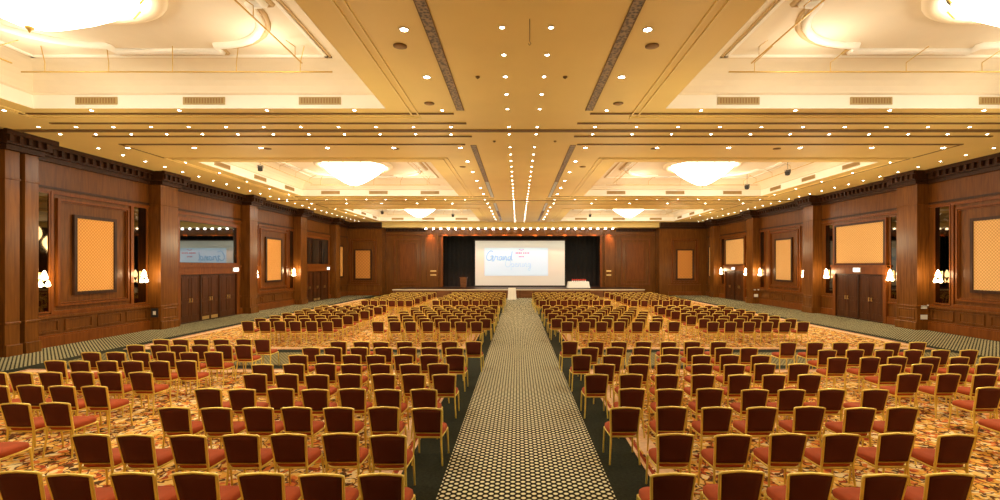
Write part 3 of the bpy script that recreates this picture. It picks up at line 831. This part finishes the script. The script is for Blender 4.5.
# ------------------------------------------------------------------ chairs
def chair_meshes(lo=False):
    R = .011
    parts = {}
    # seat cushion: rounded plan, crowned top
    def seat():
        mb = MB(); n = 20; rings = []
        def outline(sc, z, bulge=0):
            out = []
            for i in range(n):
                a = 2*PI*i/n; ca,sa = math.cos(a),math.sin(a)
                ex = .45
                x = math.copysign(abs(ca)**ex,ca); y = math.copysign(abs(sa)**ex,sa)
                wdt = .205 + .018*(y+1)/2
                out.append((x*wdt*sc, .02+y*.215*sc, z))
            return out
        levels = [(.93,.395),(1.0,.41),(1.02,.435),(1.0,.462),(.9,.482),(.6,.492)]
        vs = []
        for sc,z in levels: vs += outline(sc,z)
        fs = [(l*n+i,l*n+(i+1)%n,(l+1)*n+(i+1)%n,(l+1)*n+i) for l in range(len(levels)-1) for i in range(n)]
        mb.add(vs,fs,True); mb.add(vs[:n],[tuple(range(n-1,-1,-1))]); mb.add(vs[-n:],[tuple(range(n))],True)
        return mb
    parts['seat'] = (seat(),'seat')
    # back outline (x,s) with s = height along back ; crown peak at the centre
    def backpt(x,z,off=0):
        t = (z-.44)/.48
        y = -.195-.085*t - .02*(1-(x/.21)**2)*0 + off
        return (x,y,z)
    def half(t):                     # half width by height
        return .19+.022*t**1.2
    side = [(half(k/6), .44+.43*k/6) for k in range(7)]
    top = [(half(1)*1.0,.893),(.19,.902),(.10,.911),(0,.921),(-.10,.911),(-.19,.902),(-half(1)*1.0,.893)]
    hoop = [backpt(x,z) for x,z in side] + [backpt(x,z) for x,z in top] + [backpt(-x,z) for x,z in reversed(side)]
    fb = MB(); fb.tube(hoop, .017, 6)
    fb.tube([backpt(-.19,.455),backpt(.19,.455)], .010, 5)
    parts['back_frame'] = (fb,'chairgold')
    # backrest pad filling the hoop
    pb = MB(); rows = []
    lv = [.475,.55,.65,.75,.84,.885]
    m = 7; vs = []; 
    for sgn,off in ((-1,-.014),(1,.022)):
        for z in lv:
            t = (z-.44)/.43; hw = half(min(1,t))-.012
            for i in range(m):
                u = -1+2*i/(m-1)
                zz = z + (.022*(1-u*u) if z > .88 else 0)
                bul = (1-u*u)*.012*(1 if z not in (.475,.885) else .3)
                vs.append(backpt(u*hw, zz, off+sgn*bul))
    L_ = len(lv); fs = []
    for sidx in (0,1):
        o0 = sidx*L_*m
        for l in range(L_-1):
            for i in range(m-1):
                q = (o0+l*m+i,o0+l*m+i+1,o0+(l+1)*m+i+1,o0+(l+1)*m+i)
                fs.append(q if sidx == 0 else q[::-1])
    per = [i for i in range(m)] + [l*m+m-1 for l in range(1,L_)] + [(L_-1)*m+i for i in range(m-2,-1,-1)] + [l*m for l in range(L_-2,0,-1)]
    for k in range(len(per)):
        a,b2 = per[k],per[(k+1)%len(per)]
        fs.append((a,a+L_*m,b2+L_*m,b2))
    pb.add(vs,fs,True)
    parts['backrest'] = (pb,'pad')
    # seat rail and legs
    sr = MB(); sr.tube([(-.195,-.19,.39),(.195,-.19,.39),(.215,.2,.395),(-.215,.2,.395)], .0145, 5, closed=True)
    parts['seat_rail'] = (sr,'chairgold')
    parts['legs'] = []
    for sx in (-1,1):
        lg = MB().tube([(sx*.19,-.192,.45),(sx*.195,-.20,.30),(sx*.214,-.235,0)], .0165, 6, r2=.013); parts['legs'].append(lg)
        lg = MB().tube([(sx*.212,.19,.40),(sx*.216,.205,.30),(sx*.222,.235,0)], .0165, 6, r2=.013); parts['legs'].append(lg)
    return parts
CP = chair_meshes()
for k_ in ('back_frame','backrest'):
    mb_ = CP[k_][0]
    mb_.v = [(x, y+.10*0, z if z < .44 else .44+(z-.44)*.81) for x,y,z in mb_.v]
def make_chair():
    e = empty('banquet_chair')
    for nm in ('seat','backrest','back_frame','seat_rail'):
        mb, m = CP[nm]; mb.build(nm, M[m], e)
    for lg in CP['legs']: lg.build('leg', M['chairgold'], e)
    return e
places = []       # (x, ytop, side, block, row, idx)
def rowset(side, ytop, start, n, pitch, block, row, skip=()):
    sg = -1 if side == 0 else 1
    for i in range(n):
        if i in skip: continue
        jit = .035
        places.append((sg*(start+i*pitch)+random.uniform(-jit,jit), ytop+random.uniform(-.04,.04), side, block, row, i))
L0 = [1.25,1.46,1.26,1.43,1.28,1.54,1.33,1.48,1.16]
R0 = [1.455,1.82,1.45,1.76,1.40,1.70,1.39,1.67,1.32]
YT = [4.45,5.47,6.5,7.48,8.5,9.4,10.33,11.3,12.2]
for k in range(9):
    rowset(0, YT[k], L0[k], 7, .572, 'near inner', k)
    rowset(1, YT[k], R0[k], 5 if k == 0 else (6 if k == 1 else 7), .632, 'near inner', k)
LO = {1:(6.45,5.65,1),2:(6.5,6.7,2),3:(6.77,7.7,4),4:(6.85,8.67,6),5:(6.75,9.7,6),6:(6.83,10.7,6),7:(6.65,11.64,6),8:(6.72,12.6,6)}
RO = {2:(6.95,6.6,1),3:(7.5,7.6,2),4:(7.0,8.5,4),5:(7.28,9.37,5),6:(6.75,10.1,6),7:(7.1,11.0,6),8:(6.83,12.1,6)}
for k,(s0,y,n) in LO.items(): rowset(0,y,s0,n,.53,'near outer',k)
for k,(s0,y,n) in RO.items(): rowset(1,y,s0,n,.65,'near outer',k)
for k in range(8):
    y = 16.55+.98*k; o = .0 if k % 2 == 0 else .22
    rowset(0, y, 1.42-o*1.2, 7, .57, 'far inner', k); rowset(1, y, 1.68-o*1.3, 7, .615, 'far inner', k)
    rowset(0, y+.1, 6.6+.08*(k%2), 6, .56, 'far outer', k); rowset(1, y-.05, 6.72+.08*(k%2), 6, .625, 'far outer', k)
n_ind = len(places)
for k in range(9):
    y = 26.9+.98*k; o = .0 if k % 2 == 0 else .2
    rowset(0, y, 1.3-o, 7, .55, 'back inner', k); rowset(1, y, 1.4-o, 7, .60, 'back inner', k)
    rowset(0, y, 6.1+.1*(k%2), 6, .50, 'back outer', k); rowset(1, y, 6.5+.1*(k%2), 6, .6, 'back outer', k)
ROWN = {'near inner':'row from the camera', 'near outer':'row from the camera', 'far inner':'row beyond the cross aisle','far outer':'row beyond the cross aisle'}
places.sort(key=lambda p: p[1])
proto = make_chair(); used = False; rest = []
cnt = 0
for (x,yt,side,block,row,i) in places:
    rz = random.uniform(-.035,.035)
    sx = 1.0
    x *= 1.047; yt *= 1.047
    loc = (x, yt+.285, CT+.0045)
    if cnt < 300 and not block.startswith('back'):
        if not used: o = proto; o.location = loc; o.rotation_euler = (0,0,rz); o.scale = (sx,1,1); used = True
        else: o = dup(proto, loc, rz, sx)
        cnt += 1
        if block.endswith('inner'):
            lab = f'maroon gold-framed banquet chair, {ORD[i]} {WN[side]} of central aisle, {ORD[row]} {ROWN[block]}'
        else:
            lab = f'maroon gold-framed chair, outer {WN[side]} block, {ORD[i]} from inner end, {ORD[row]} {"row from camera" if block.startswith("near") else "row beyond cross aisle"}'
        tag(o, lab, 'chair', 'banquet chairs set out in rows')
    else: rest.append((loc, rz, sx))
# the distant chairs beyond the three hundred largest
big = {}
for loc,rz,sx in rest:
    mtx = Matrix.Translation(loc) @ Matrix.Rotation(rz,4,'Z') @ Matrix.Diagonal((sx,1,1,1))
    for nm,(mb,m) in [(k,v) for k,v in CP.items() if k != 'legs'] + [('legs'+str(i),(l,'chairgold')) for i,l in enumerate(CP['legs'])]:
        t = big.setdefault(m, MB()); o0 = len(t.v)
        t.v += [tuple(mtx @ Vector(p)) for p in mb.v]; t.f += [tuple(i+o0 for i in f) for f in mb.f]; t.s += mb.s
# one mesh, three material slots
V = []; F = []; S = []; MI = []; mats = []
for mi,(m,t) in enumerate(big.items()):
    o0 = len(V); V += t.v; F += [tuple(i+o0 for i in f) for f in t.f]; S += t.s; MI += [mi]*len(t.f); mats.append(M[m])
me = bpy.data.meshes.new('distant_banquet_chairs'); me.from_pydata(V,[],F)
for m in mats: me.materials.append(m)
me.polygons.foreach_set('material_index', MI); me.polygons.foreach_set('use_smooth', S); me.update()
o = bpy.data.objects.new('distant_banquet_chairs', me); COL.objects.link(o)
tag(o, 'mass of small distant maroon and gold banquet chairs filling the back rows before the stage', 'chairs', kind='stuff')

# ------------------------------------------------------------------ lights
def point(x,y,z,e,col,r=.6):
    l = bpy.data.lights.new('fill_glow','POINT'); l.energy = e; l.color = col; l.shadow_soft_size = r
    o = bpy.data.objects.new('fill_glow', l); COL.objects.link(o); o.location = (x,y,z); return o
def area(x,y,z,sx,sy,e,col,up=False):
    l = bpy.data.lights.new('coffer_wash','AREA'); l.shape = 'RECTANGLE'; l.size = sx; l.size_y = sy; l.energy = e; l.color = col
    o = bpy.data.objects.new('coffer_wash', l); COL.objects.link(o); o.location = (x,y,z)
    if up: o.rotation_euler = (PI,0,0)
    return o
for ci,(x0,x1) in enumerate(COFF):
    for cj,(y0,y1) in enumerate(CY):
        cx,cy = (x0+x1)/2,(y0+y1)/2
        for dx,dy in ((-2.6,-2.6),(2.6,-2.6),(-2.6,2.6),(2.6,2.6)):
            point(cx+dx,cy+dy,7.2,46,(1,.91,.74),.3)
# unseen fill lamps added at mid height to brighten ceiling and seats
for x in (-11.5,-4,4.6,12.8):
    for y in (3,12,21,(29 if abs(x) > 10 else 30),39):
        point(x,y,4.3,{3:100,12:165,21:175}.get(y,215),(1,.82,.50),.5)

for sx, xx, ang in ((0,XL+1.55,-.22),(1,XR-1.55,.22)):
    for y0,y1 in PIL[sx]:
        l = bpy.data.lights.new('wall_wash','SPOT'); l.energy = 260 if y1 < 16.2 else 150; l.color = (1,.80,.48); l.spot_size = .9; l.spot_blend = .8; l.shadow_soft_size = .06
        o = bpy.data.objects.new('wall_wash', l); COL.objects.link(o); o.location = (xx,(y0+y1)/2,7.0); o.rotation_euler = (0,ang*-1 if sx == 0 else -ang,0)
        o.rotation_euler = (0, .16 if sx == 0 else -.16, 0)
wd = bpy.data.worlds.new('hall_world'); scene.world = wd; wd.use_nodes = True
wd.node_tree.nodes['Background'].inputs[0].default_value = (1,.75,.45,1); wd.node_tree.nodes['Background'].inputs[1].default_value = .05

# ------------------------------------------------------------------ camera
cam = bpy.data.cameras.new('camera'); co = bpy.data.objects.new('camera', cam); COL.objects.link(co)
cam.sensor_fit = 'HORIZONTAL'; cam.sensor_width = 36; cam.lens = 480/1000*36
cam.shift_x = -.018; cam.shift_y = .016; cam.clip_end = 200; cam.clip_start = .05
co.location = (0,0,CAMH); co.rotation_euler = (PI/2,0,0)
scene.camera = co
scene.view_settings.view_transform = 'Standard'
scene.view_settings.exposure = 0
